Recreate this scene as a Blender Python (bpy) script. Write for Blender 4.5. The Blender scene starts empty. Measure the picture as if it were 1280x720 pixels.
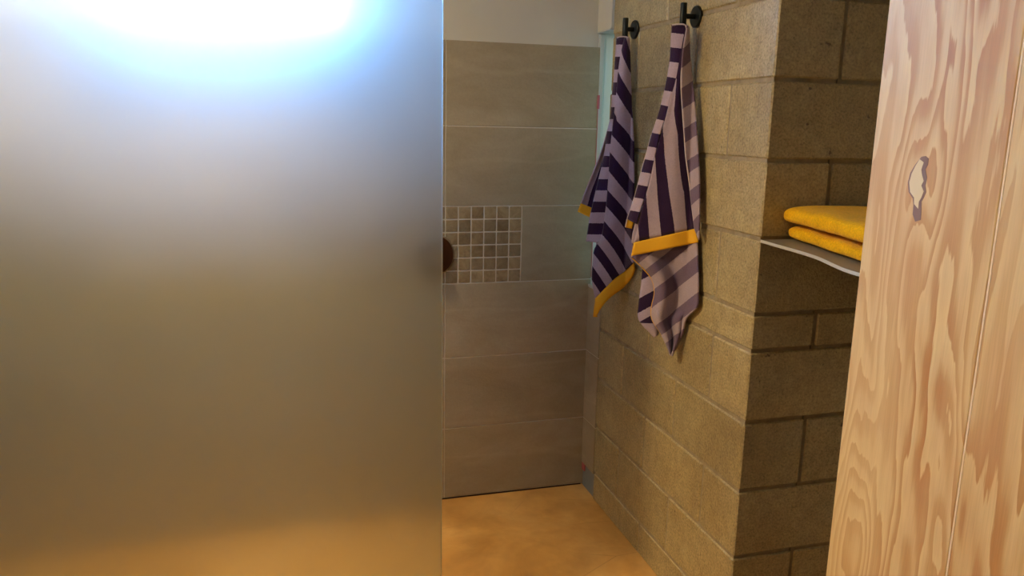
import bpy, bmesh, math, random
import numpy as np
from mathutils import Vector, Matrix
random.seed(7)
S = bpy.context.scene
COL = S.collection

# ------------------------------------------------------------------ camera (x right along tiled wall, y into the room, z up)
F, YAW, PITCH, ROLL, CH = 985.862, 0.2842, -0.2033, 0.0208, 1.4914
cy, sy, cp, sp = math.cos(YAW), math.sin(YAW), math.cos(PITCH), math.sin(PITCH)
FW = Vector((sy*cp, cy*cp, sp)); R0 = Vector((cy, -sy, 0)); U0 = R0.cross(FW)
RT = R0*math.cos(ROLL) + U0*math.sin(ROLL)
UP = -R0*math.sin(ROLL) + U0*math.cos(ROLL)
CAMP = Vector((0, 0, CH))
cd = bpy.data.cameras.new('camera'); cam = bpy.data.objects.new('camera', cd); COL.objects.link(cam)
cd.sensor_width = 36; cd.lens = F/1280*36; cd.clip_start = .02
m3 = Matrix((RT, UP, -FW)).transposed().to_4x4(); m3.translation = CAMP
cam.matrix_world = m3
S.camera = cam

# ------------------------------------------------------------------ light: overcast blue-white sky through the two windows
w = bpy.data.worlds.new('sky'); S.world = w; w.use_nodes = True
bg = w.node_tree.nodes['Background']
bg.inputs[0].default_value = (0.18, 0.46, 1.0, 1); bg.inputs[1].default_value = 22.0
w.cycles.sampling_method = 'MANUAL'; w.cycles.sample_map_resolution = 128
S.view_settings.view_transform = 'Standard'; S.view_settings.look = 'None'
S.view_settings.gamma = 1; S.view_settings.use_curve_mapping = False
S.view_settings.exposure = 1.35
S.cycles.max_bounces = 10; S.cycles.transmission_bounces = 8; S.cycles.diffuse_bounces = 6
S.cycles.caustics_refractive = True; S.cycles.caustics_reflective = True
S.cycles.sample_clamp_indirect = 4
S.cycles.use_denoising = True

# added warm fill light near the ceiling, on the camera side of the screen
ld = bpy.data.lights.new('added_room_fill', 'AREA'); ld.shape = 'DISK'; ld.size = .32; ld.energy = 22; ld.color = (1.0, .74, .41)
lo_ = bpy.data.objects.new('added_room_fill', ld); COL.objects.link(lo_); lo_.location = (-.95, 1.74, 2.44)
# added warm light aimed down over the shower, to brighten its floor
ls_ = bpy.data.lights.new('added_shower_fill', 'AREA'); ls_.shape = 'DISK'; ls_.size = .12; ls_.energy = 4.3; ls_.color = (1.0, .74, .42); ls_.spread = math.radians(72)
lo2 = bpy.data.objects.new('added_shower_fill', ls_); COL.objects.link(lo2); lo2.location = (-.12, 2.42, 2.44)
# sampling portals in the two window openings (they give no light of their own)
for nm, lc, rt, sx, sz in (('portal_high_window', (-.185, 3.06, 2.05), (-math.pi/2, 0, 0), .79, .50), ('portal_slit_window', (1.366, 2.85, 1.357), (0, math.pi/2, 0), .97, .12)):
    pl_ = bpy.data.lights.new(nm, 'AREA'); pl_.shape = 'RECTANGLE'; pl_.size = sx; pl_.size_y = sz; pl_.cycles.is_portal = True
    po = bpy.data.objects.new(nm, pl_); COL.objects.link(po); po.location = lc; po.rotation_euler = rt

XA, YB, YW = 1.173, 1.754, 2.912        # block wall face, its corner, tiled wall face
YE = 2.776                              # end of the block wall at the slit window
XL, YR, ZC = -1.30, -1.40, 2.46         # left wall, rear wall, ceiling
GY, GX = 2.10, 0.414                    # frosted screen plane and its free edge
PX = 1.060                              # face of the plywood

def ray(x, y): return RT*((x-640)/F) - UP*((y-360)/F) + FW
def at(x, y, ax, v):
    d = ray(x, y); t = (v-CAMP[ax])/d[ax]; return CAMP + d*t

# ------------------------------------------------------------------ helpers
def mesh(name, verts, faces, mat=None, smooth=False):
    me = bpy.data.meshes.new(name); me.from_pydata([tuple(v) for v in verts], [], faces)
    if mat: me.materials.append(mat)
    if smooth:
        for p in me.polygons: p.use_smooth = True
    me.update(); return me
def link(name, me, parent=None, loc=(0, 0, 0), rot=(0, 0, 0)):
    o = bpy.data.objects.new(name, me); COL.objects.link(o)
    o.location = loc; o.rotation_euler = rot
    if parent: o.parent = parent
    return o
def frombm(name, bm, mat, smooth=False):
    me = bpy.data.meshes.new(name); bm.normal_update(); bm.to_mesh(me); bm.free()
    if mat: me.materials.append(mat)
    if smooth:
        for p in me.polygons: p.use_smooth = True
    return me
def box_bm(bm, lo, hi, bev=0, seg=1):
    lo, hi = Vector(lo), Vector(hi); c = (lo+hi)/2; d = hi-lo
    r = bmesh.ops.create_cube(bm, size=1, matrix=Matrix.Translation(c) @ Matrix.Diagonal((*d, 1)))
    if bev:
        vs = set(r['verts']); es = [e for e in bm.edges if e.verts[0] in vs and e.verts[1] in vs]
        bmesh.ops.bevel(bm, geom=es, offset=bev, segments=seg, affect='EDGES', profile=.5)
def boxes(name, lst, mat, bev=0, parent=None, loc=(0, 0, 0), seg=1):
    bm = bmesh.new(); l = Vector(loc)
    for lo, hi in lst: box_bm(bm, Vector(lo)-l, Vector(hi)-l, bev, seg)
    return link(name, frombm(name, bm, mat), parent, loc if parent is None else (0, 0, 0))
def thing(name, label, cat, loc, group=None):
    o = link(name, None, None, loc); tag(o, label, cat, group); return o
def tag(o, label, cat, group=None):
    o['label'] = label; o['category'] = cat
    if group: o['group'] = group
    return o
def struct(o, label, cat):
    o['kind'] = 'structure'; o['label'] = label; o['category'] = cat; return o

# ------------------------------------------------------------------ materials
class NT:
    def __init__(s, name):
        s.m = bpy.data.materials.new(name); s.m.use_nodes = True
        s.t = s.m.node_tree; s.b = s.t.nodes['Principled BSDF']; s.out = s.t.nodes['Material Output']
    def n(s, ty, ins=None, **kw):
        nd = s.t.nodes.new(ty)
        for k, v in kw.items(): setattr(nd, k, v)
        for k, v in (ins or {}).items():
            if hasattr(v, 'is_linked'): s.t.links.new(v, nd.inputs[k])
            else: nd.inputs[k].default_value = v
        return nd
    def l(s, a, b): s.t.links.new(a, b)
    def math(s, op, a, b=0.0, c=None):
        ins = {0: a, 1: b}
        if c is not None: ins[2] = c
        return s.n('ShaderNodeMath', ins, operation=op).outputs[0]
    def pos(s, scale=(1, 1, 1), world=True, loc=(0, 0, 0)):
        g = s.n('ShaderNodeNewGeometry').outputs['Position'] if world else s.n('ShaderNodeTexCoord').outputs['Object']
        return s.n('ShaderNodeMapping', {0: g, 1: loc, 3: scale}).outputs[0]
    def noise(s, v, scale, detail=3, rough=.55, dist=0):
        return s.n('ShaderNodeTexNoise', {'Vector': v, 'Scale': scale, 'Detail': detail, 'Roughness': rough, 'Distortion': dist}).outputs[0]
    def ramp(s, f, stops, interp='LINEAR'):
        r = s.n('ShaderNodeValToRGB', {0: f}); e = r.color_ramp.elements; r.color_ramp.interpolation = interp
        while len(e) < len(stops): e.new(.5)
        for el, (p, c) in zip(e, stops):
            el.position = p; el.color = (c, c, c, 1) if isinstance(c, (int, float)) else (*c, 1)
        return r.outputs[0]
    def mix(s, f, a, b, mode='MIX'):
        nd = s.n('ShaderNodeMix', data_type='RGBA', blend_type=mode)
        for i, v in ((0, f), (6, a), (7, b)):
            if hasattr(v, 'is_linked'): s.l(v, nd.inputs[i])
            else: nd.inputs[i].default_value = v if isinstance(v, float) else (*v, 1)
        return nd.outputs[2]
    def bump(s, h, strength, dist=.002, normal=None):
        ins = {'Height': h, 'Strength': strength, 'Distance': dist}
        if normal is not None: ins['Normal'] = normal
        return s.n('ShaderNodeBump', ins).outputs[0]
    def set(s, **kw):
        for k, v in kw.items():
            k = k.replace('_', ' ')
            if hasattr(v, 'is_linked'): s.l(v, s.b.inputs[k])
            else: s.b.inputs[k].default_value = (*v, 1) if isinstance(v, tuple) and len(v) == 3 else v
        return s.m
def flat(name, col, rough=.6, metal=0.0, bumpk=0, bscale=200):
    t = NT(name); t.set(Base_Color=col, Roughness=rough, Metallic=metal)
    if bumpk: t.set(Normal=t.bump(t.noise(t.pos(), bscale, 4), bumpk, .001))
    return t.m

def mat_block():
    t = NT('sealed_concrete_block'); p = t.pos()
    rnd = t.n('ShaderNodeObjectInfo').outputs['Random']
    big = t.noise(p, 3.5, 4, .6); fine = t.noise(p, 150, 3, .65); med = t.noise(p, 28, 4, .6)
    c = t.ramp(big, [(.3, (.31, .24, .11)), (.55, (.38, .305, .145)), (.75, (.43, .355, .18))])
    c = t.mix(.6, c, t.ramp(fine, [(.32, .40), (.5, .95), (.68, 1.35)]), 'MULTIPLY')
    c = t.mix(.35, c, t.ramp(med, [(.3, .6), (.6, 1.15)]), 'MULTIPLY')
    k = t.math('MULTIPLY_ADD', rnd, .22, .89)
    c = t.mix(1.0, c, t.n('ShaderNodeCombineColor', {0: k, 1: k, 2: k}).outputs[0], 'MULTIPLY')
    pits = t.ramp(t.noise(p, 46, 2, .5), [(.72, 0.0), (.78, 1.0)])
    c = t.mix(pits, c, (.12, .085, .045))
    h = t.math('ADD', t.math('MULTIPLY', fine, 1.0), t.math('MULTIPLY', med, 1.4))
    h = t.math('SUBTRACT', h, t.math('MULTIPLY', pits, 1.2))
    nb = t.bump(h, .85, .0028)
    return t.set(Base_Color=c, Roughness=.55, Normal=nb, Coat_Weight=1.0, Coat_IOR=1.8, Coat_Roughness=.24, Coat_Normal=t.bump(t.math('ADD', t.noise(p, 115, 2, .6), t.math('MULTIPLY', fine, .4)), 1.0, .0050))
def mat_mortar():
    t = NT('block_mortar'); p = t.pos()
    c = t.ramp(t.noise(p, 30, 4), [(.3, (.20, .16, .10)), (.7, (.32, .265, .17))])
    return t.set(Base_Color=c, Roughness=.8, Normal=t.bump(t.noise(p, 200, 3), .6, .002))
def mat_tile(name, lo, hi, streak=True, rough=.5, var=.10):
    t = NT(name); p = t.pos((1, 1, 2.4)); rnd = t.n('ShaderNodeObjectInfo').outputs['Random']
    off = t.n('ShaderNodeVectorMath', {0: p, 1: t.n('ShaderNodeCombineXYZ', {0: t.math('MULTIPLY', rnd, 17.0), 1: t.math('MULTIPLY', rnd, 9.0), 2: 0.0}).outputs[0]}, operation='ADD').outputs[0]
    a = t.noise(off, 3.2, 5, .6, 1.0); f = t.noise(t.pos(), 130, 4, .6)
    c = t.ramp(a, [(.3, lo), (.7, hi)])
    if streak:
        w_ = t.n('ShaderNodeTexWave', {'Vector': off, 'Scale': .55, 'Distortion': 7.0, 'Detail': 3.0, 'Detail Scale': 1.2}, bands_direction='Z').outputs[1]
        c = t.mix(t.ramp(w_, [(.985, 0.0), (1.0, .13)]), c, tuple(min(1, x*1.45) for x in hi))
    k = t.math('MULTIPLY_ADD', rnd, var*2, 1-var)
    c = t.mix(1.0, c, t.n('ShaderNodeCombineColor', {0: k, 1: k, 2: k}).outputs[0], 'MULTIPLY')
    c = t.mix(.18, c, t.ramp(f, [(.3, .6), (.7, 1.2)]), 'MULTIPLY')
    h = t.math('ADD', f, t.math('MULTIPLY', a, 3.0))
    return t.set(Base_Color=c, Roughness=rough, Normal=t.bump(h, .35, .0016))
def mat_mosaic():
    t = NT('stone_mosaic'); rnd = t.n('ShaderNodeObjectInfo').outputs['Random']
    off = t.n('ShaderNodeVectorMath', {0: t.pos(), 1: t.n('ShaderNodeCombineXYZ', {0: t.math('MULTIPLY', rnd, 31.0), 1: 0.0, 2: t.math('MULTIPLY', rnd, 13.0)}).outputs[0]}, operation='ADD').outputs[0]
    a = t.noise(off, 26, 5, .65, .8)
    c = t.ramp(a, [(.25, (.15, .105, .05)), (.5, (.25, .19, .10)), (.75, (.33, .265, .15))])
    k = t.math('MULTIPLY_ADD', rnd, .45, .78)
    c = t.mix(1.0, c, t.n('ShaderNodeCombineColor', {0: k, 1: t.math('MULTIPLY', k, .985), 2: t.math('MULTIPLY', k, .96)}).outputs[0], 'MULTIPLY')
    return t.set(Base_Color=c, Roughness=.42, Normal=t.bump(a, .4, .002))
def mat_floor():
    t = NT('stained_concrete'); p = t.pos()
    a = t.noise(p, 2.6, 6, .62, .8); b = t.noise(p, 9, 5, .6, .4); f = t.noise(p, 160, 3)
    c = t.ramp(a, [(.3, (.36, .175, .040)), (.5, (.47, .25, .065)), (.7, (.56, .33, .11))])
    c = t.mix(.45, c, t.ramp(b, [(.3, .62), (.65, 1.15)]), 'MULTIPLY')
    v = t.n('ShaderNodeTexVoronoi', {'Vector': t.n('ShaderNodeMapping', {0: p, 3: (1, 1.8, 1)}).outputs[0], 'Scale': 2.2}, feature='DISTANCE_TO_EDGE').outputs[0]
    crack = t.math('MULTIPLY', t.ramp(v, [(0, 1.0), (.006, 0.0)]), t.ramp(t.noise(p, 2.0, 2), [(.5, 0.0), (.62, .6)]))
    c = t.mix(crack, c, (.12, .06, .02))
    return t.set(Base_Color=c, Roughness=.40, Normal=t.bump(t.math('ADD', f, b), .12, .001))
def mat_plaster(name, col):
    t = NT(name); p = t.pos()
    c = t.mix(.25, col, t.ramp(t.noise(p, 4, 4), [(.3, .75), (.7, 1.1)]), 'MULTIPLY')
    return t.set(Base_Color=c, Roughness=.85, Normal=t.bump(t.noise(p, 170, 3), .25, .001))
def mat_ply():
    t = NT('clear_coated_plywood')
    g = t.n('ShaderNodeNewGeometry').outputs['Position']
    def P(sy_, sz_, o=0.0): return t.n('ShaderNodeMapping', {0: g, 1: (0, o, o*.7), 3: (0, sy_, sz_)}).outputs[0]
    jag = t.noise(P(90, 5), 1, 3, .6); jag2 = t.noise(P(36, 3.2, 3.0), 1, 3, .55)
    h = t.noise(P(7.5, 1.35, 8.0), 1, 2.5, .5, .4)
    sep = t.n('ShaderNodeSeparateXYZ', {0: g}); Y, Z = sep.outputs[1], sep.outputs[2]
    def knot(y0, z0, ry, rz, amp):
        dy = t.math('DIVIDE', t.math('SUBTRACT', Y, y0), ry); dz = t.math('DIVIDE', t.math('SUBTRACT', Z, z0), rz)
        d2 = t.math('ADD', t.math('MULTIPLY', dy, dy), t.math('MULTIPLY', dz, dz))
        return t.math('MULTIPLY', t.math('EXPONENT', t.math('MULTIPLY', d2, -1.0)), amp)
    for a in KNOTS: h = t.math('ADD', h, knot(*a))
    h = t.math('ADD', h, t.math('MULTIPLY', t.math('SUBTRACT', jag, .5), .035))
    h = t.math('ADD', h, t.math('MULTIPLY', t.math('SUBTRACT', jag2, .5), .085))
    fr = t.math('FRACT', t.math('MULTIPLY', h, 11.0))
    band = t.ramp(fr, [(0, 0.0), (.05, 1.0), (.34, .85), (.60, .30), (1.0, 0.0)])
    big = t.noise(P(3.2, .8, 1.0), 1, 2)
    amt = t.math('MULTIPLY', band, t.ramp(big, [(.36, .16), (.62, 1.0)]))
    early = t.ramp(t.noise(P(9, 1.2, 5.0), 1, 3), [(.3, (.73, .545, .27)), (.7, (.80, .63, .335))])
    late = t.ramp(t.noise(P(14, 1.0, 2.0), 1, 2), [(.35, (.45, .19, .06)), (.65, (.54, .29, .105))])
    c = t.mix(amt, early, late)
    c = t.mix(t.ramp(t.noise(P(6, 2.2, 11.0), 1, 4, .6), [(.45, 0.0), (.7, .55)]), c, (.64, .39, .19))
    fine = t.noise(P(420, 9), 1, 3, .6)
    c = t.mix(.16, c, t.ramp(fine, [(.35, .55), (.6, 1.1)]), 'MULTIPLY')
    return t.set(Base_Color=c, Roughness=.55, Coat_Weight=.06, Coat_Roughness=.3,
                 Normal=t.bump(t.math('ADD', t.math('MULTIPLY', band, .6), fine), .12, .0008))
def mat_cloth(name, dark, light, band=None):
    t = NT(name)
    ph = t.n('ShaderNodeAttribute', attribute_name='stripe').outputs['Fac']
    p = t.pos(); terry = t.noise(p, 260, 3, .65); soft = t.noise(p, 40, 3)
    ph = t.math('ADD', ph, t.math('MULTIPLY', t.math('SUBTRACT', terry, .5), .05))
    fr = t.math('FRACT', ph)
    msk = t.math('LESS_THAN', fr, .5)
    c = t.mix(msk, light, dark)
    c = t.mix(.35, c, t.ramp(t.math('ADD', t.math('MULTIPLY', terry, .7), t.math('MULTIPLY', soft, .3)), [(.3, .6), (.7, 1.25)]), 'MULTIPLY')
    return t.set(Base_Color=c, Roughness=.95, Sheen_Weight=.25, Sheen_Roughness=.5, Specular_IOR_Level=.15, Normal=t.bump(terry, .55, .002))
def mat_terry(name, col):
    t = NT(name); p = t.pos(); f = t.noise(p, 190, 4, .7); s_ = t.noise(p, 22, 3)
    c = t.mix(.6, col, t.ramp(t.math('ADD', t.math('MULTIPLY', f, .75), t.math('MULTIPLY', s_, .25)), [(.33, .5), (.66, 1.25)]), 'MULTIPLY')
    return t.set(Base_Color=c, Roughness=.95, Sheen_Weight=.08, Specular_IOR_Level=.05, Normal=t.bump(t.math('ADD', f, s_), .7, .003))
def mat_frost():
    """Etched face of the screen: a narrow and a wide scattering lobe plus the sheen of its surface."""
    t = NT('acid_etched_glass'); t.t.nodes.remove(t.b)
    core = t.n('ShaderNodeBsdfRefraction', {0: (.93, .95, .94, 1), 1: .60, 2: 1.12}, distribution='GGX')
    wide = t.n('ShaderNodeBsdfRefraction', {0: (.80, .90, .98, 1), 1: .95, 2: 1.27}, distribution='GGX')
    tr = t.n('ShaderNodeBsdfTranslucent', {0: (.92, .94, .93, 1)})
    m1 = t.n('ShaderNodeMixShader', {0: .34, 1: core.outputs[0], 2: wide.outputs[0]})
    m2 = t.n('ShaderNodeMixShader', {0: .20, 1: m1.outputs[0], 2: tr.outputs[0]})
    gl = t.n('ShaderNodeBsdfGlossy', {0: (1, 1, 1, 1), 1: .20})
    fr = t.n('ShaderNodeFresnel', {0: 1.48})
    m4 = t.n('ShaderNodeMixShader', {0: fr.outputs[0], 1: m2.outputs[0], 2: gl.outputs[0]})
    t.l(m4.outputs[0], t.out.inputs[0]); return t.m
def mat_edge():
    t = NT('ground_glass_edge'); t.t.nodes.remove(t.b)
    tr = t.n('ShaderNodeBsdfTranslucent', {0: (.86, .93, .90, 1)}); df = t.n('ShaderNodeBsdfDiffuse', {0: (.70, .76, .74, 1)})
    m = t.n('ShaderNodeMixShader', {0: .5, 1: tr.outputs[0], 2: df.outputs[0]})
    t.l(m.outputs[0], t.out.inputs[0]); return t.m
def mat_clear(name='window_glass', col=(.96, .98, .97, 1)):
    t = NT(name); tr = t.n('ShaderNodeBsdfTransparent', {0: col}); gl = t.n('ShaderNodeBsdfGlossy', {0: (1, 1, 1, 1), 1: .02})
    fr = t.n('ShaderNodeFresnel', {0: 1.45}); mx = t.n('ShaderNodeMixShader', {0: fr.outputs[0], 1: tr.outputs[0], 2: gl.outputs[0]})
    t.l(mx.outputs[0], t.out.inputs[0]); return t.m

KNOTS = [(1.172, .672, .075, .20, .45), (1.129, 1.40, .050, .10, .22), (1.165, 1.22, .03, .12, .16)]
M_BLOCK, M_MORTAR = mat_block(), mat_mortar()
M_TILE = mat_tile('grey_stone_tile', (.29, .235, .14), (.37, .31, .20))
M_MOSAIC = mat_mosaic()
M_GROUT = flat('pale_grout', (.60, .55, .44), .85, 0, .3)
M_FLOOR = mat_floor()
M_PLASTER = mat_plaster('off_white_plaster', (.56, .53, .42))
M_PLY = mat_ply()
M_STRIPE = mat_cloth('striped_terry', (.021, .007, .040), (.37, .30, .385))
M_REVERSE = mat_cloth('striped_terry_reverse', (.135, .095, .165), (.36, .295, .36))
M_YBAND = flat('yellow_woven_hem', (.70, .37, .012), .9, 0, .5, 500)
M_PIPE = flat('lilac_edge_stitching', (.55, .48, .54), .9, 0, .5, 600)
M_YTOWEL = mat_terry('yellow_terry', (.80, .42, .004))
M_BLACK = flat('matt_black_metal', (.012, .016, .018), .38, .6)
M_FROST = mat_frost()
M_CLEAR = mat_clear(); M_TINT = mat_clear('light_dimming_glass', (.42, .38, .27, 1))  # slit pane: tint added to dim the daylight coming through
M_CHROME = flat('polished_chrome', (.62, .58, .55), .10, 1.0)
M_PIPEWOOD = flat('pale_joint_wood', (.84, .68, .46), .6)
M_DARK_REFLECTION = flat('chrome_dark_reflection', (.055, .022, .014), .22, .6)  # chrome plate: reflection of the dark room put into the colour
M_GREEN = mat_plaster('moisture_board', (.60, .60, .51))
M_MEMB = flat('pink_membrane', (.42, .10, .11), .6)
M_DARK = flat('dark_gap', (.035, .018, .022), .8)
M_GREYB = flat('grey_sheet_board', (.20, .225, .22), .7, 0, .5)
M_SHELF = flat('grey_laminate', (.20, .18, .13), .45)
M_EDGE = flat('pale_edge_strip', (.46, .45, .39), .5)
M_ALU = flat('window_frame_paint', (.75, .76, .76), .5)

# ------------------------------------------------------------------ setting: floor, ceiling, plain walls
struct(boxes('floor', [((XL-.2, YR-.2, -.10), (2.1, YW+.3, 0))], M_FLOOR), 'ochre stained concrete floor with mottled patches', 'floor')
struct(boxes('ceiling', [((XL-.2, YR-.2, ZC), (2.1, YW+.3, ZC+.1))], M_PLASTER), 'plain white ceiling above the shower', 'ceiling')
struct(boxes('wall_left', [((XL-.15, YR-.2, 0), (XL, YW+.3, ZC))], M_PLASTER), 'plain off-white wall left of the shower', 'wall')
struct(boxes('wall_rear', [((XL, YR-.15, 0), (2.1, YR, ZC))], M_PLASTER), 'plain off-white wall behind the camera', 'wall')

# back wall: plaster with a high window, tiled below it
WX0, WX1, WZ0, WZ1 = -.54, .225, 1.812, 2.30
YP = YW + .010
BT = YP + .16
wb = struct(boxes('wall_back', [((XL, YP, 0), (1.60, BT, WZ0)), ((XL, YP, WZ1), (1.60, BT, ZC)),
                                ((XL, YP, WZ0), (WX0, BT, WZ1)), ((WX1, YP, WZ0), (1.60, BT, WZ1))], M_PLASTER),
            'pale plaster wall above grey stone tiles at the end of the shower', 'wall')
win = struct(boxes('window_1', [((WX0, YP+.07, WZ0), (WX1, YP+.11, WZ0+.03)), ((WX0, YP+.07, WZ1-.03), (WX1, YP+.11, WZ1)),
                                ((WX0, YP+.07, WZ0+.03), (WX0+.03, YP+.11, WZ1-.03)), ((WX1-.03, YP+.07, WZ0+.03), (WX1, YP+.11, WZ1-.03))], M_ALU),
             'high window seen as a white blur through the frosted glass', 'window')
boxes('pane', [((WX0+.03, YP+.087, WZ0+.03), (WX1-.03, YP+.091, WZ1-.03))], M_CLEAR, 0, win)

boxes('grout', [((XL, YW+.0025, .004), (1.176, YP, 1.789))], M_GROUT, 0, wb)
ZT = [0.006, .303, .5955, .8911, 1.1884, 1.4853, 1.7904]
_cache = {}
def piece(name, lo, hi, mat, parent, bev, key=None):
    """One tile or block: shared mesh per size, placed at its centre."""
    lo, hi = Vector(lo), Vector(hi); d = hi-lo
    k = (name, mat.name, round(d.x, 4), round(d.y, 4), round(d.z, 4), bev)
    if k not in _cache:
        bm = bmesh.new(); box_bm(bm, -d/2, d/2, bev); _cache[k] = frombm(name, bm, mat)
    return link(name, _cache[k], parent, (lo+hi)/2)
J = .0018
cols = [(1.182, .583), (.583, -.017), (-.017, -.617), (-.617, -1.217), (-1.217, XL)]
for i in range(6):
    for (xr, xl) in cols:
        if i == 3 and xr > 1:
            xl = .8845
        elif i == 3 and abs(xr-.583) < .01:
            xr = .283
        if xl < XL+.0001: xl = XL
        piece('tile', (xl+J, YW, ZT[i]+J), (xr-(J if xr < 1.1 else 0), YP-.001, ZT[i+1]-J), M_TILE, wb, .0012)
mp = .6015/12
for i in range(12):
    for j in range(6):
        x0 = .283+i*mp; z0 = .8911+j*(.2973/6)
        dy = random.uniform(0, .0012)
        piece('mosaic_tile', (x0+.0022, YW-.0006+dy, z0+.0022), (x0+mp-.0022, YP-.001, z0+.2973/6-.0022), M_MOSAIC, wb, .002)

# ------------------------------------------------------------------ concrete block walls
JM = .005
Z = [0, .117, .317, .517, .717, .917, 1.017, 1.217, 1.417, 1.617, 1.817, 2.017, 2.217, 2.417]
HEAD_B = {1, 3, 5, 7, 9, 11, 13}         # courses where wall B starts with a half block
AE, BE, TH = YE, 1.78, .19
def wall_core(name, lo, hi): return boxes(name, [(lo, hi)], M_MORTAR)
wr = struct(wall_core('wall_right', (XA+.0045, YB+.0045, 0), (XA+TH-.0045, AE-.004, ZC)),
            'sealed concrete block wall with two black towel hooks', 'wall')
wal = struct(wall_core('wall_alcove', (XA+TH, YB+.0045, 0), (BE, YB+TH-.0045, ZC)),
             'concrete block wall end behind the yellow towels', 'wall')
for k in range(len(Z)-1):
    z0, z1 = Z[k]+JM, min(Z[k+1], ZC)-JM
    if k == 0: z0 = .0
    if z1 - z0 < .02: continue
    # header/stretcher alternation as read from the photograph: course index from the floor
    stretch = (k % 2 == 1) if k < 6 else (k % 2 == 1)
    ys = YB
    first = True
    while ys < AE-.02:
        L = (.4 if stretch else .2) if first else .4
        ye = min(ys+L, AE)
        if AE-ye < .05: ye = AE
        if first:
            xe = XA+TH if stretch else XA+.39
            d = random.uniform(-.0008, .0008)
            piece('concrete_block', (XA, YB, z0), (xe, ye-2*JM if ye < AE else ye, z1), M_BLOCK, wr, .004)
            xb = XA+TH+2*JM if stretch else XA+.4
        else:
            d = random.uniform(-.001, .0015)
            piece('concrete_block', (XA+d, ys, z0), (XA+TH, ye-2*JM if ye < AE else ye, z1), M_BLOCK, wr, .004)
        first = False; ys = ye
        if ye == AE: break
    xs = xb
    while xs < BE-.02:
        xe = min(xs+.39, BE)
        piece('concrete_block', (xs, YB+random.uniform(-.001, .0015), z0), (xe, YB+TH, z1), M_BLOCK, wal, .004)
        xs = xe+2*JM
struct(boxes('wall_alcove_side', [((BE, YR, 0), (BE+.12, YB+TH, ZC))], M_PLASTER), 'plain wall at the back of the shelf alcove', 'wall')

# slit window in the right wall between the blocks and the tiled wall
SZ0, SZ1 = .872, 1.842
ws = struct(boxes('window_2', [((XA+TH-.03, YE+.006, SZ0), (XA+TH, YE+.026, SZ1)), ((XA+TH-.03, YP-.022, SZ0), (XA+TH, YP-.002, SZ1)),
                               ((XA+TH-.03, YE+.026, SZ0), (XA+TH, YP-.022, SZ0+.02)), ((XA+TH-.03, YE+.026, SZ1-.02), (XA+TH, YP-.022, SZ1))], M_ALU),
            'narrow slit window between the towels and the tiled wall', 'window')
boxes('pane', [((XA+TH-.017, YE+.026, SZ0+.02), (XA+TH-.013, YP-.022, SZ1-.02))], M_TINT, 0, ws)
boxes('jamb_board', [((XA+.004, YP-.006, SZ0), (XA+TH-.03, YP-.001, SZ1))], M_GREEN, 0, ws)
boxes('board_edge', [((XA-.004+.012, YW-.001, 1.30), (XA+.013+.012, YP-.006, SZ1-.004))], M_EDGE, .001, ws)
boxes('membrane_patch', [((XA+.004, YW-.003, 1.560), (XA+.014, YP-.007, 1.612))], M_MEMB, .001, ws)
boxes('membrane_strip', [((XA+.0075, YW-.002, .90), (XA+.0095, YP-.007, 1.559))], M_MEMB, .001, ws)
wt = struct(boxes('wall_right_end', [((XA+.008, YE+.006, .102), (XA+TH, YW+.0, SZ0-.012)), ((XA+.008, YE+.006, 0), (XA+TH, YW, .101))], M_GREYB),
            'narrow tiled return below the slit window', 'wall')
for a, b in ((.105, .303), (.303, .5955), (.5955, SZ0-.012)):
    piece('tile', (XA-.002, YE+.003, a+J), (XA+.008, YW-.002, b-J), M_TILE, wt, .0012)
boxes('sill', [((XA-.004, YE+.004, SZ0-.011), (XA+TH-.03, YW-.001, SZ0))], M_EDGE, .0015, ws)
boxes('grout', [((XA+.0005, YE+.004, .11), (XA+.007, YW-.001, SZ0-.014))], M_GROUT, 0, wt)
boxes('membrane_patch', [((XA+.001, YW-.030, .072), (XA+.007, YW-.001, .104))], M_MEMB, .001, wt)
struct(boxes('wall_right_lintel', [((XA-.002, YE+.012, SZ1+.004), (XA+TH, YW+.009, ZC))], M_PLASTER), 'plastered box above the slit window', 'wall')
struct(boxes('trim_1', [((XA-.006, YE+.012, SZ1-.002), (XA+TH-.03, YW+.004, SZ1+.0035))], M_EDGE, .001), 'pale bead under the plaster box above slit window', 'trim')
struct(boxes('trim_2', [((.55, YW+.001, .0005), (XA, YW+.006, .0058))], M_DARK), 'dark open joint where the tiled wall meets the floor', 'trim')

# ------------------------------------------------------------------ frosted screen
bm = bmesh.new(); box_bm(bm, (XL+.02, GY, .012), (GX, GY+.010, 2.05), .0022, 1)
gs = thing('frosted_glass_screen', 'tall frosted glass shower screen with a polished free edge', 'shower screen', (-.4, GY, .012))
gme = frombm('glass_pane', bm, M_FROST); gme.materials.append(M_CLEAR); gme.materials.append(mat_edge())
for p_ in gme.polygons: p_.material_index = 0 if p_.normal.y < -.9 else 1 if p_.normal.y > .9 else 2
g = link('glass_pane', gme, gs, Vector((0, 0, 0))-gs.location)
for zc in (.35, 1.75):
    boxes('wall_clamp', [((XL+.001, GY-.012, zc-.025), (XL+.05, GY-.0005, zc+.025)), ((XL+.001, GY+.0105, zc-.025), (XL+.05, GY+.022, zc+.025)), ((XL+.001, GY-.0005, zc-.025), (XL+.018, GY+.0105, zc+.025))], M_BLACK, 0, gs, gs.location)
boxes('floor_channel', [((XL+.02, GY-.008, .0), (GX-.02, GY+.018, .0115))], M_BLACK, 0, gs, gs.location)

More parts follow.
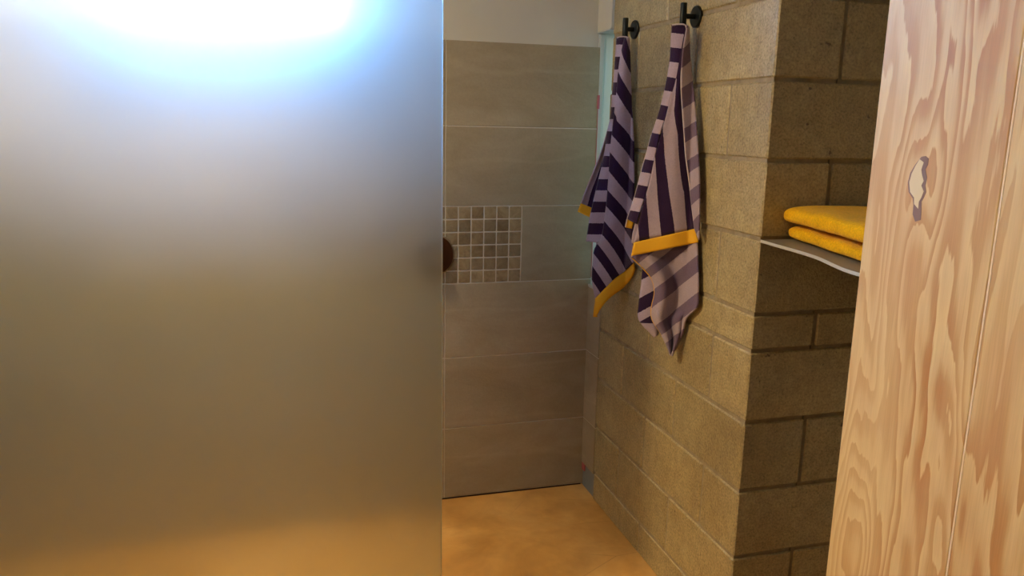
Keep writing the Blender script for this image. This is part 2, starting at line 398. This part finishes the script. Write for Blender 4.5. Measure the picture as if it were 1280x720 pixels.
# ------------------------------------------------------------------ plywood panels
def y_on(pl_y): return pl_y*PX
pw = thing('plywood_partition', 'clear coated plywood panelling with wavy grain in front of the alcove', 'partition', (PX+.009, .7, 0))
Lp = Vector(pw.location)
for (y0, y1) in ((y_on(.9075), y_on(1.1775)), (.44, y_on(.9035)), (-.10, .436)):
    bm = bmesh.new(); box_bm(bm, Vector((PX, y0, .015))-Lp, Vector((PX+.018, y1, 2.40))-Lp, .0022, 2)
    link('board', frombm('board', bm, M_PLY), pw)
boxes('batten', [((PX+.0185, -.10, .01), (PX+.036, y_on(1.16), .09)), ((PX+.0185, -.10, 2.3), (PX+.036, y_on(1.16), 2.4))], M_PLY, .001, pw, Lp)

boxes('joint_strip', [((PX+.0006, y_on(.9035)+.0004, .016), (PX+.012, y_on(.9075)-.0004, 2.399)), ((PX+.0006, .4364, .016), (PX+.012, .4396, 2.399))], M_PIPEWOOD, 0, pw, Lp)['label'] = 'pale strip in the joint between two boards'
# repaired knot: pale filler with a torn dark rim, let into the face
def blob(pts, x0, x1, mat, name, label=None):
    n = len(pts); vs = [(x0-Lp.x, y-Lp.y, z-Lp.z) for y, z in pts] + [(x1-Lp.x, y-Lp.y, z-Lp.z) for y, z in pts]
    fs = [tuple(range(n)), tuple(range(2*n-1, n-1, -1))] + [(i, n+i, n+(i+1) % n, (i+1) % n) for i in range(n)]
    me = mesh(name, vs, fs, mat)
    b2 = bmesh.new(); b2.from_mesh(me); bmesh.ops.recalc_face_normals(b2, faces=b2.faces); b2.to_mesh(me); b2.free()
    o = link(name, me, pw)
    if label: o['label'] = label
    return o
def onply(pp): return [(at(x, y, 0, PX).y, at(x, y, 0, PX).z) for x, y in pp]
M_RIM = flat('dark_knot_bark', (.24, .15, .13), .6); M_FILL = flat('knot_filler', (.76, .65, .42), .5, 0, .3, 120)
blob(onply([(1152, 196), (1157, 195), (1161, 198), (1160, 206), (1157, 212), (1159, 222), (1157, 232), (1158, 240), (1155, 247), (1152, 252), (1152, 262), (1151, 275), (1144, 277), (1141, 268), (1142, 256), (1141, 248), (1136, 240), (1135, 228), (1138, 216), (1144, 206)]), PX-.0004, PX+.002, M_RIM, 'knot_rim', 'dark torn rim of a knot hole')
blob(onply([(1150, 199), (1155, 203), (1152, 212), (1153, 219), (1155, 226), (1152, 232), (1155, 239), (1152, 247), (1149, 252), (1148, 261), (1143, 255), (1143, 247), (1138, 240), (1137, 228), (1140, 217), (1145, 207)]), PX-.0008, PX+.002, M_FILL, 'knot_filler', 'pale filler in the knot hole')

# ------------------------------------------------------------------ shelf and folded yellow towels
ZS = 1.217
fr = [(1.1745, YB-.001), (1.166, 1.66), (1.160, 1.575), (1.148, 1.490), (1.122, 1.405), (1.103, 1.335), (1.100, 1.27), (1.108, 1.20), (1.13, 1.12), (1.16, 1.05)]
sh = thing('wavy_shelf', 'thin grey shelf with a wavy pale front edge holding yellow towels', 'shelf', (1.45, 1.4, ZS-.007))
def catmull(pts, n):
    P = [np.array(p, float) for p in pts]; P = [2*P[0]-P[1]]+P+[2*P[-1]-P[-2]]; out = []
    m = len(P)-3
    for i in range(n):
        u = i/(n-1)*m; k = min(int(u), m-1); t = u-k; a, b, c, d = P[k:k+4]
        out.append(.5*((2*b)+(c-a)*t+(2*a-5*b+4*c-d)*t*t+(3*b-a-3*c+d)*t**3))
    return out
cv = catmull(fr, 40)
Ls = Vector(sh.location)
def slab(name, poly, z0, z1, mat, parent, L):
    n = len(poly); vs = [(x-L.x, y-L.y, z0-L.z) for x, y in poly] + [(x-L.x, y-L.y, z1-L.z) for x, y in poly]
    fs = [tuple(range(n))[::-1], tuple(range(n, 2*n))] + [(i, (i+1) % n, n+(i+1) % n, n+i) for i in range(n)]
    me = mesh(name, vs, fs, mat)
    b2 = bmesh.new(); b2.from_mesh(me); bmesh.ops.recalc_face_normals(b2, faces=b2.faces); b2.to_mesh(me); b2.free()
    return link(name, me, parent)
slab('board', [(p[0]+.0015, p[1]) for p in cv]+[(BE-.001, 1.05), (BE-.001, YB-.001)], ZS-.007, ZS, M_SHELF, sh, Ls)
slab('edge_strip', [(p[0], p[1]) for p in cv]+[(p[0]+.0013, p[1]) for p in cv[::-1]], ZS-.0072, ZS+.0003, M_EDGE, sh, Ls)

def folded(name, label, z0, h, x_off, ln, wd, ang, org, seed):
    """Folded terry towel: a soft slab folded in layers, rounded fold to the front, cloth thickness showing at the ends."""
    rs = random.Random(seed)
    t = thing(name, label, 'towel', (org[0], org[1], z0), 'folded yellow towels on the shelf')
    t.rotation_euler = (0, 0, ang)
    # profile in (x,z): front rounded fold, back rounded; grid along -y
    NP, NL = 44, 90
    prof = []
    for i in range(NP):
        a = 2*math.pi*i/NP; c, s_ = math.cos(a), math.sin(a)
        e = .28
        px_ = wd/2*(1-math.copysign(abs(c)**e, c)); pz = h/2*(1+math.copysign(abs(s_)**.55, s_))
        prof.append((px_, pz))
    vs, fs = [], []
    for j in range(NL+1):
        v = j/NL
        vr = .032
        q_ = min(1, (v+.0015)/vr); sh_ = max(.10, (1-(1-q_)**2)**.5)
        for (px_, pz) in prof:
            wob = .0016*math.sin(px_*21+v*7+seed)+.0012*math.sin(v*23+pz*60+seed*2)
            zz = h*.5+(pz-h*.5)*sh_
            zz += (wob - .0028)*(pz/h)*sh_
            x = wd*.5+(px_-wd*.5)*(.955+.045*sh_) + x_off
            vs.append((x+wob, -v*ln, min(max(zz, .0004), h-.0006)))
    for j in range(NL):
        for i in range(NP):
            a = j*NP+i; b = j*NP+(i+1) % NP; fs.append((a, b, b+NP, a+NP))
    fs.append(tuple(range(NP))[::-1]); fs.append(tuple(range(NL*NP, NL*NP+NP)))
    me = mesh('folded_cloth', vs, fs, M_YTOWEL, True)
    b2 = bmesh.new(); b2.from_mesh(me); bmesh.ops.recalc_face_normals(b2, faces=b2.faces); b2.to_mesh(me); b2.free()
    link('folded_cloth', me, t)
    return t
ang = math.atan2(1.246-1.166, 1.75-1.36)
folded('folded_towel', 'lower of the two folded yellow towels, lying on the grey shelf', ZS+.0006, .041, 0, .60, .36, -ang, (1.246, 1.7485), 1)
folded('folded_towel', 'upper of the two folded yellow towels, on top of the pile', ZS+.0422, .049, -.006, .60, .36, -ang, (1.240, 1.7515), 5)

# ------------------------------------------------------------------ shower mixer
mx = thing('shower_mixer', 'round chrome shower mixer plate on the mosaic beside the glass edge', 'shower mixer', (.535, YW, 1.006))
def lathe(name, prof, mat, parent, loc, axis, n=40):
    vs, fs = [], []
    ax = Vector(axis).normalized(); a = ax.orthogonal().normalized(); b = ax.cross(a)
    for (r, h) in prof:
        for i in range(n):
            t = 2*math.pi*i/n; vs.append(Vector(loc)+ax*h+(a*math.cos(t)+b*math.sin(t))*r)
    for j in range(len(prof)-1):
        for i in range(n):
            fs.append((j*n+i, j*n+(i+1) % n, (j+1)*n+(i+1) % n, (j+1)*n+i))
    fs.append(tuple(range(n))[::-1]); fs.append(tuple(range((len(prof)-1)*n, len(prof)*n)))
    me = mesh(name, vs, fs, mat, True)
    b2 = bmesh.new(); b2.from_mesh(me); bmesh.ops.recalc_face_normals(b2, faces=b2.faces); b2.to_mesh(me); b2.free()
    me.set_sharp_from_angle(angle=.7) if hasattr(me, 'set_sharp_from_angle') else None
    return link(name, me, parent)
lathe('rim', [(.083, -.0005), (.083, .004), (.0805, .0075), (.078, .0078)], M_CHROME, mx, (0, 0, 0), (0, -1, 0), 56)['label'] = 'bright chrome rim'
lathe('cover_plate', [(.0778, .002), (.0778, .0079), (.030, .0090)], M_DARK_REFLECTION, mx, (0, 0, 0), (0, -1, 0), 56)
lathe('body', [(.026, .0088), (.026, .045), (.023, .050)], M_CHROME, mx, (0, 0, 0), (0, -1, 0))
lathe('lever', [(.006, .0), (.006, .075), (.0045, .080)], M_CHROME, mx, (0, -.038, .022), (0, -.15, 1), 16)

# ------------------------------------------------------------------ hooks
def hook(px_rose, px_post, label, r=.030):
    c = at(*px_rose, 0, XA)
    lo, hi = .02, .12
    for _ in range(40):
        m = (lo+hi)/2; q = at(*px_post, 0, XA-m)
        if q.y > c.y: lo = m
        else: hi = m
    L = (lo+hi)/2
    t = thing('towel_hook', label, 'hook', (XA, c.y, c.z), 'black towel hooks on the block wall')
    lathe('wall_plate', [(r, -.001), (r, .005), (r-.002, .007), (.01, .0072)], M_BLACK, t, (0, 0, 0), (-1, 0, 0))
    lathe('stem', [(.0075, .0068), (.0075, L)], M_BLACK, t, (0, 0, 0), (-1, 0, 0), 20)
    lathe('post', [(.0085, -.042), (.0098, -.040), (.0098, .034), (.0085, .036)], M_BLACK, t, (-L, 0, 0), (0, 0, 1), 24)
    return Vector((XA-L, c.y, c.z))
H2 = hook((871, 21), (854, 20), 'black towel hook nearer the block corner, highest in the photo', .031)
H1 = hook((794, 37), (781.5, 36.5), 'black towel hook nearer the tiled wall and slit window', .031)

# ------------------------------------------------------------------ striped towels
def towel_tools(H, root):
    hv = Vector((H.x, H.y, 0)).normalized()          # horizontal direction from the camera to the hook
    O = Vector(root.location)
    def place(px_, py_, w_, gap=.012):
        d = ray(px_, py_); t = ((H-CAMP).dot(hv)-w_)/d.dot(hv); q = CAMP+d*t
        lim = XA-gap
        if q.x > lim:
            t = (lim-CAMP.x)/d.x; q = CAMP+d*t
        return q
    def interp(tab, v):
        xs = [a for a, _ in tab]; ys_ = [b for _, b in tab]
        if v <= xs[0]: return ys_[0]+(v-xs[0])*(ys_[1]-ys_[0])/(xs[1]-xs[0])
        if v >= xs[-1]: return ys_[-1]+(v-xs[-1])*(ys_[-1]-ys_[-2])/(xs[-1]-xs[-2])
        return float(np.interp(v, xs, ys_))
    def panel(name, left, right, depth, phase, mat, nu=22, nv=60, thick=.0045, label=None, gap=.018):
        lc, rc = catmull(left, nv), catmull(right, nv)
        vs, ph, fs = [], [], []
        for j in range(nv):
            v = j/(nv-1)
            for i in range(nu):
                s_ = i/(nu-1); p = lc[j]*(1-s_)+rc[j]*s_
                vs.append(place(p[0], p[1], depth(s_, v), gap)-O); ph.append(phase(p[0], p[1], s_, v))
        for j in range(nv-1):
            for i in range(nu-1):
                a = j*nu+i; fs.append((a, a+1, a+nu+1, a+nu))
        me = mesh(name, vs, fs, mat, True)
        at_ = me.attributes.new('stripe', 'FLOAT', 'POINT'); at_.data.foreach_set('value', ph)
        o = link(name, me, root)
        sm = o.modifiers.new('thickness', 'SOLIDIFY'); sm.thickness = thick; sm.offset = 0
        if label: o['label'] = label
        return o
    def cord(name, pts, depth, r, mat, n=60, label=None):
        c = catmull(pts, n); P = [place(p[0], p[1], depth(i/(n-1)))-O for i, p in enumerate(c)]
        vs, fs = [], []; k = 6
        for i, p in enumerate(P):
            t = (P[min(i+1, n-1)]-P[max(i-1, 0)]).normalized(); a = t.orthogonal().normalized(); b = t.cross(a)
            for q in range(k):
                an = 2*math.pi*q/k; vs.append(p+(a*math.cos(an)+b*math.sin(an))*r)
        for i in range(n-1):
            for q in range(k): fs.append((i*k+q, i*k+(q+1) % k, (i+1)*k+(q+1) % k, (i+1)*k+q))
        fs.append(tuple(range(k))); fs.append(tuple(range((n-1)*k, n*k))[::-1])
        o = link(name, mesh(name, vs, fs, mat, True), root)
        if label: o['label'] = label
        return o
    return place, interp, panel, cord
SIN = lambda x: math.sin(math.pi*x)

# --- near towel
t2 = thing('striped_towel', 'larger purple and lilac striped towel hanging nearer the block corner', 'towel', H2-Vector((0, 0, .04)), 'striped towels on hooks')
place, interp, panel, cord = towel_tools(H2, t2)
LTAB = [(24, -1), (42, -.5), (60, 0), (78, .5), (97, 1), (114, 1.5), (132, 2), (150, 2.5), (167, 3), (184, 3.5), (200, 4), (216, 4.5), (232, 5), (248, 5.5), (264, 6), (280, 6.5)]
Lleft = [(840, 31), (838.5, 60), (837, 80), (833, 103), (827, 130), (821, 150), (815, 168), (809, 190), (802, 215), (795.5, 240), (788.5, 262), (784.5, 274)]
Lright = [(858, 31), (853, 60), (850, 80), (845, 100), (837, 128), (831.5, 148), (826, 165), (820, 190), (814, 218), (808, 240), (801, 262), (796, 280)]
panel('side_fold', Lleft, Lright, lambda s, v: .012+.022*s+.004*SIN(s), lambda x, y, s, v: interp(LTAB, y-2*s+1), M_STRIPE, 12)
MR = [(859, 32), (853, 68), (851.5, 100), (852.5, 130), (855, 165), (857, 195), (861, 225), (864.5, 255), (868.5, 286)]
ML = [(857, 33), (851, 68), (845, 100), (837, 128), (827.5, 165), (819, 195), (812.5, 225), (804.5, 255), (792.5, 303)]
def mph(x, y, s, v):
    rows = [(97, [(846, 0), (852, .42)]), (139, [(833, -.33), (843, 0), (853, .46)]), (167, [(827, -.55), (829, -.5), (847, 0), (855, .42)]), (195, [(819, -1), (831, -.5), (848.5, 0), (857, .44)]),
            (244, [(809.5, -1.45), (822, -1), (837, -.5), (855, 0), (863, .44)]), (295, [(793, -2.4), (799, -2), (812, -1.5), (827, -1), (844, -.5), (859, 0), (869, .44)])]
    yy = y + (x-830)*.2 if y > 240 else y
    vals = [(r, interp(t_, x)) for r, t_ in rows]
    if yy < 97: return min(max(vals[0][1], .02), .48)
    return interp(vals, yy)
def mdep(s, v): return .036+.016*s*v+.010*SIN(s)*v+.004*math.sin(9*s+2)*v
panel('front_panel', ML, MR, mdep, mph, M_STRIPE, 26)
hb = panel('hem_band', [(792.5, 303), (791, 311), (789, 320)], [(868.8, 286), (870.5, 294), (872.3, 303)], lambda s, v: mdep(s, 1)+.003, lambda *a: 0, M_YBAND, 26, 8, .006, 'flat yellow woven hem')
cord('piping', [(840, 31.5), (848, 30.3), (857, 32), (858, 45), (853.5, 72), (851.5, 100), (852.8, 130), (855.3, 165), (857.3, 195), (861.3, 225), (864.8, 255), (868.8, 286)], lambda v: .042+.018*v, .0022, M_PIPE, 70, 'pale stitched edge')
RTAB = [(60, -1), (85, -.5), (110, 0), (136, .5), (161, 1), (178, 1.5), (202, 2), (217, 2.5), (239, 3), (257, 3.5), (277, 4), (297, 4.5), (315, 5)]
panel('reverse_fold', MR, [(861, 34), (863, 80), (866, 105), (868.5, 130), (871, 165), (873, 195), (874.5, 225), (874.5, 255), (874, 300)],
      lambda s, v: .050-.020*s+.008*v, lambda x, y, s, v: interp(RTAB, y+9*s), M_REVERSE, 10, gap=.025, label='paler reverse side of the weave')
BT_ = [(40, -1), (110, -.5), (200, 0), (302, .5), (425, 1), (510, 1.5), (575, 2), (660, 2.5), (760, 3)]
def bph(x, y, s, v):
    cx, cyy = (x-780)*4.8, (y-300)*4.8
    return interp(BT_, cyy+.78*(cx-305))
def bdep(s, v): return .026+.026*math.sin(2*math.pi*(1.7*s-.12))*min(1, .25+v*3)*(1-.55*v)+.006*s
Bl = [(792, 312), (789.5, 322), (805, 337), (815, 350), (818, 366), (814, 386), (815.5, 400), (826, 417), (834, 433), (838, 444)]
Br = [(871, 300), (872, 312), (872.5, 330), (873, 345), (873, 364), (871.5, 384), (858, 398), (853.5, 417), (846, 433), (840, 445)]
panel('lower_layer', Bl, Br, bdep, bph, M_REVERSE, 34, 60, gap=.0165, label='paler reverse side of the weave')
cord('hem_edge', Bl[1:], lambda v: bdep(0, v)+.003, .0016, M_YBAND, 50, 'thin yellow hem edge')
CT = [(100, -1.5), (160, -1), (225, -.5), (330, 0), (415, .5), (470, 1), (530, 1.5), (640, 2)]
panel('back_layer', [(804, 330), (802.5, 342), (801.5, 356), (798.5, 378), (797.5, 396), (803, 406), (811, 414), (818, 421.5)], [(830, 326), (832, 345), (834, 360), (834, 380), (834, 396), (828, 406), (824, 413), (822, 418.5)],
      lambda s, v: -.012+.010*SIN(s), lambda x, y, s, v: interp(CT, (y-300)*4.8+.55*((x-780)*4.8-130)) if (y < 404) else .7, M_STRIPE, 16, 40)
panel('rear_fold', [(841, 40), (828, 140), (806, 230), (800, 290), (810, 350), (824, 400)], [(857, 40), (864, 140), (870, 230), (870, 300), (868, 350), (854, 392)],
      lambda s, v: -.012-.030*SIN(s)*min(1, v*2.5), lambda x, y, s, v: interp(RTAB, y+9*s), M_STRIPE, 20, 40, gap=.007)
panel('hem_corner', [(788.5, 262), (785.5, 272), (781.5, 284)], [(794, 268), (792, 277), (790, 286)], lambda s, v: .006, lambda *a: 0, M_YBAND, 6, 6, .004, 'yellow hem corner')
panel('inner_fold', [(800, 262), (795, 276), (791, 290), (789, 303)], [(806, 262), (804, 276), (800, 292), (797, 306)], lambda s, v: .024, lambda x, y, s, v: .7, M_STRIPE, 6, 10)
cord('edge_stitch', [(p[0]-.6, p[1]) for p in Lleft[6:]]+[(781.5, 284)], lambda v: .012, .0015, M_PIPE, 40)
def hang_loop(H, root, mat):
    O = Vector(root.location); vs, fs = [], []; n, k = 24, 6
    for i in range(n):
        a = 2*math.pi*i/n; c = H-O+Vector((math.cos(a)*.0125, math.sin(a)*.0125, -.030+.004*math.cos(a)))
        t = Vector((-math.sin(a), math.cos(a), 0)); b = Vector((math.cos(a), math.sin(a), 0))
        for q in range(k):
            an = 2*math.pi*q/k; vs.append(c+b*math.cos(an)*.0025+Vector((0, 0, 1))*math.sin(an)*.0025)
    for i in range(n):
        for q in range(k): fs.append((i*k+q, i*k+(q+1) % k, ((i+1) % n)*k+(q+1) % k, ((i+1) % n)*k+q))
    link('hanging_loop', mesh('hanging_loop', vs, fs, mat, True), root)
hang_loop(H2, t2, M_PIPE)

# --- far towel
t1 = thing('striped_towel', 'narrower purple striped towel hanging beside the slit window', 'towel', H1-Vector((0, 0, .04)), 'striped towels on hooks')
place, interp, panel, cord = towel_tools(H1, t1)
LT = [(40, -1), (56, -.5), (71, 0), (87, .5), (103, 1), (119, 1.5), (134, 2), (149, 2.5), (164, 3), (180, 3.5), (195, 4), (209, 4.5), (224, 5), (238, 5.5), (252, 6), (265.5, 6.5), (279, 7), (293, 7.5), (306, 8)]
L1l = [(771, 47), (769.5, 70), (768, 95), (765.5, 120), (763.5, 145), (759.5, 165), (756.5, 188), (752.5, 208), (748, 226), (744, 243), (738.6, 266), (734.5, 290), (733, 301.5)]
L1r = [(782, 47), (777, 70), (773, 95), (771, 120), (768, 145), (765.5, 165), (763.5, 188), (762, 208), (761, 226), (759, 245), (756.8, 268), (755, 290), (753, 304)]
panel('side_fold', L1l, L1r, lambda s, v: .010+.024*s+.004*SIN(s), lambda x, y, s, v: interp(LT, y), M_STRIPE, 12)
ls = [(89, 0), (141, 1), (189, 2), (240, 3), (284, 4), (325, 5), (365, 6)]; rsx = [(120, 0), (175, 1), (227, 2), (275, 3), (329, 4), (375, 5)]
def ph1(x, y, s, v):
    q = (x-762)/(791-762) if y > 150 else s
    return interp(ls, y)*(1-q)+interp(rsx, y)*q
M1l = [(781, 47), (776, 70), (772.5, 95), (770.5, 120), (767.5, 145), (763, 188), (760.5, 226), (757.5, 260), (752, 296), (743, 312), (741, 330), (740, 350), (744, 374)]
M1r = [(786.5, 48), (787.5, 70), (788.3, 95), (789.2, 120), (790.3, 145), (792, 175), (792.5, 205), (792.5, 235), (792, 262), (791.5, 285), (791.5, 305), (791.5, 318), (792, 328)]
def d1(s, v): return .034+.012*SIN(s)+.010*v*math.sin(5*s+.5)
panel('front_panel', M1l, M1r, d1, ph1, M_STRIPE, 26, 70)
hl = catmull(M1l, 70)[-1]
panel('hem_band', [(744, 374), (742.5, 384), (741.3, 396)], [(744.6, 373), (745, 383), (746.8, 396)], lambda s, v: d1(0, 1)+.002, lambda *a: 0, M_YBAND, 5, 6, .005)
# the band itself runs along the slanting lower edge
def strip(name, top, bot, dep, mat, thick, label):
    panel(name, [top[0], bot[0]] if False else [top[0], tuple((np.array(top[0])+np.array(bot[0]))/2), bot[0]],
          [top[1], tuple((np.array(top[1])+np.array(bot[1]))/2), bot[1]], dep, lambda *a: 0, mat, 10, 6, thick, label)
top = catmull([(744, 373.5), (757, 359.5), (770.5, 347), (783, 338), (792, 327.5)], 40)
bot = catmull([(744.5, 396.5), (752, 384), (763.6, 371), (779, 359.5), (789, 347), (793, 337)], 40)
nv = 40
O1 = Vector(t1.location); vs, fs = [], []
for j in range(nv):
    s = j/(nv-1)
    for i in range(5):
        q = i/4; p = top[j]*(1-q)+bot[j]*q; vs.append(place(p[0], p[1], d1(s, 1)+.003)-O1)
for j in range(nv-1):
    for i in range(4): a = j*5+i; fs.append((a, a+1, a+6, a+5))
o = link('hem_band', mesh('hem_band', vs, fs, M_YBAND, True), t1); o['label'] = 'slanting yellow woven hem'
sm = o.modifiers.new('thickness', 'SOLIDIFY'); sm.thickness = .006; sm.offset = 0
panel('outer_flap', [(763, 150), (758, 168), (750, 193), (741, 216), (732, 238), (726, 254)], [(768, 150), (766, 168), (762, 193), (757, 216), (749, 240), (745, 262)],
      lambda s, v: -.010-.012*SIN(s), lambda x, y, s, v: .66+.8*s, M_STRIPE, 12)
panel('hem_corner', [(726, 254), (724, 259), (722, 264.5)], [(745, 262), (743.5, 268), (741, 273.5)], lambda s, v: -.009, lambda *a: 0, M_YBAND, 8, 6, .005, 'yellow hem corner')
panel('rear_fold', [(773, 55), (767, 140), (758, 230), (746, 300), (744, 350)], [(783, 55), (784, 140), (784, 230), (782, 300), (770, 330)],
      lambda s, v: -.008-.028*SIN(s)*min(1, v*2.5), lambda x, y, s, v: interp(LT, y), M_STRIPE, 16, 40)
cord('piping', [(771, 47.5), (776, 45.8), (784, 46.5), (786.5, 50)], lambda v: .024, .0022, M_PIPE, 20, 'pale stitched edge')
hang_loop(H1, t1, M_PIPE)
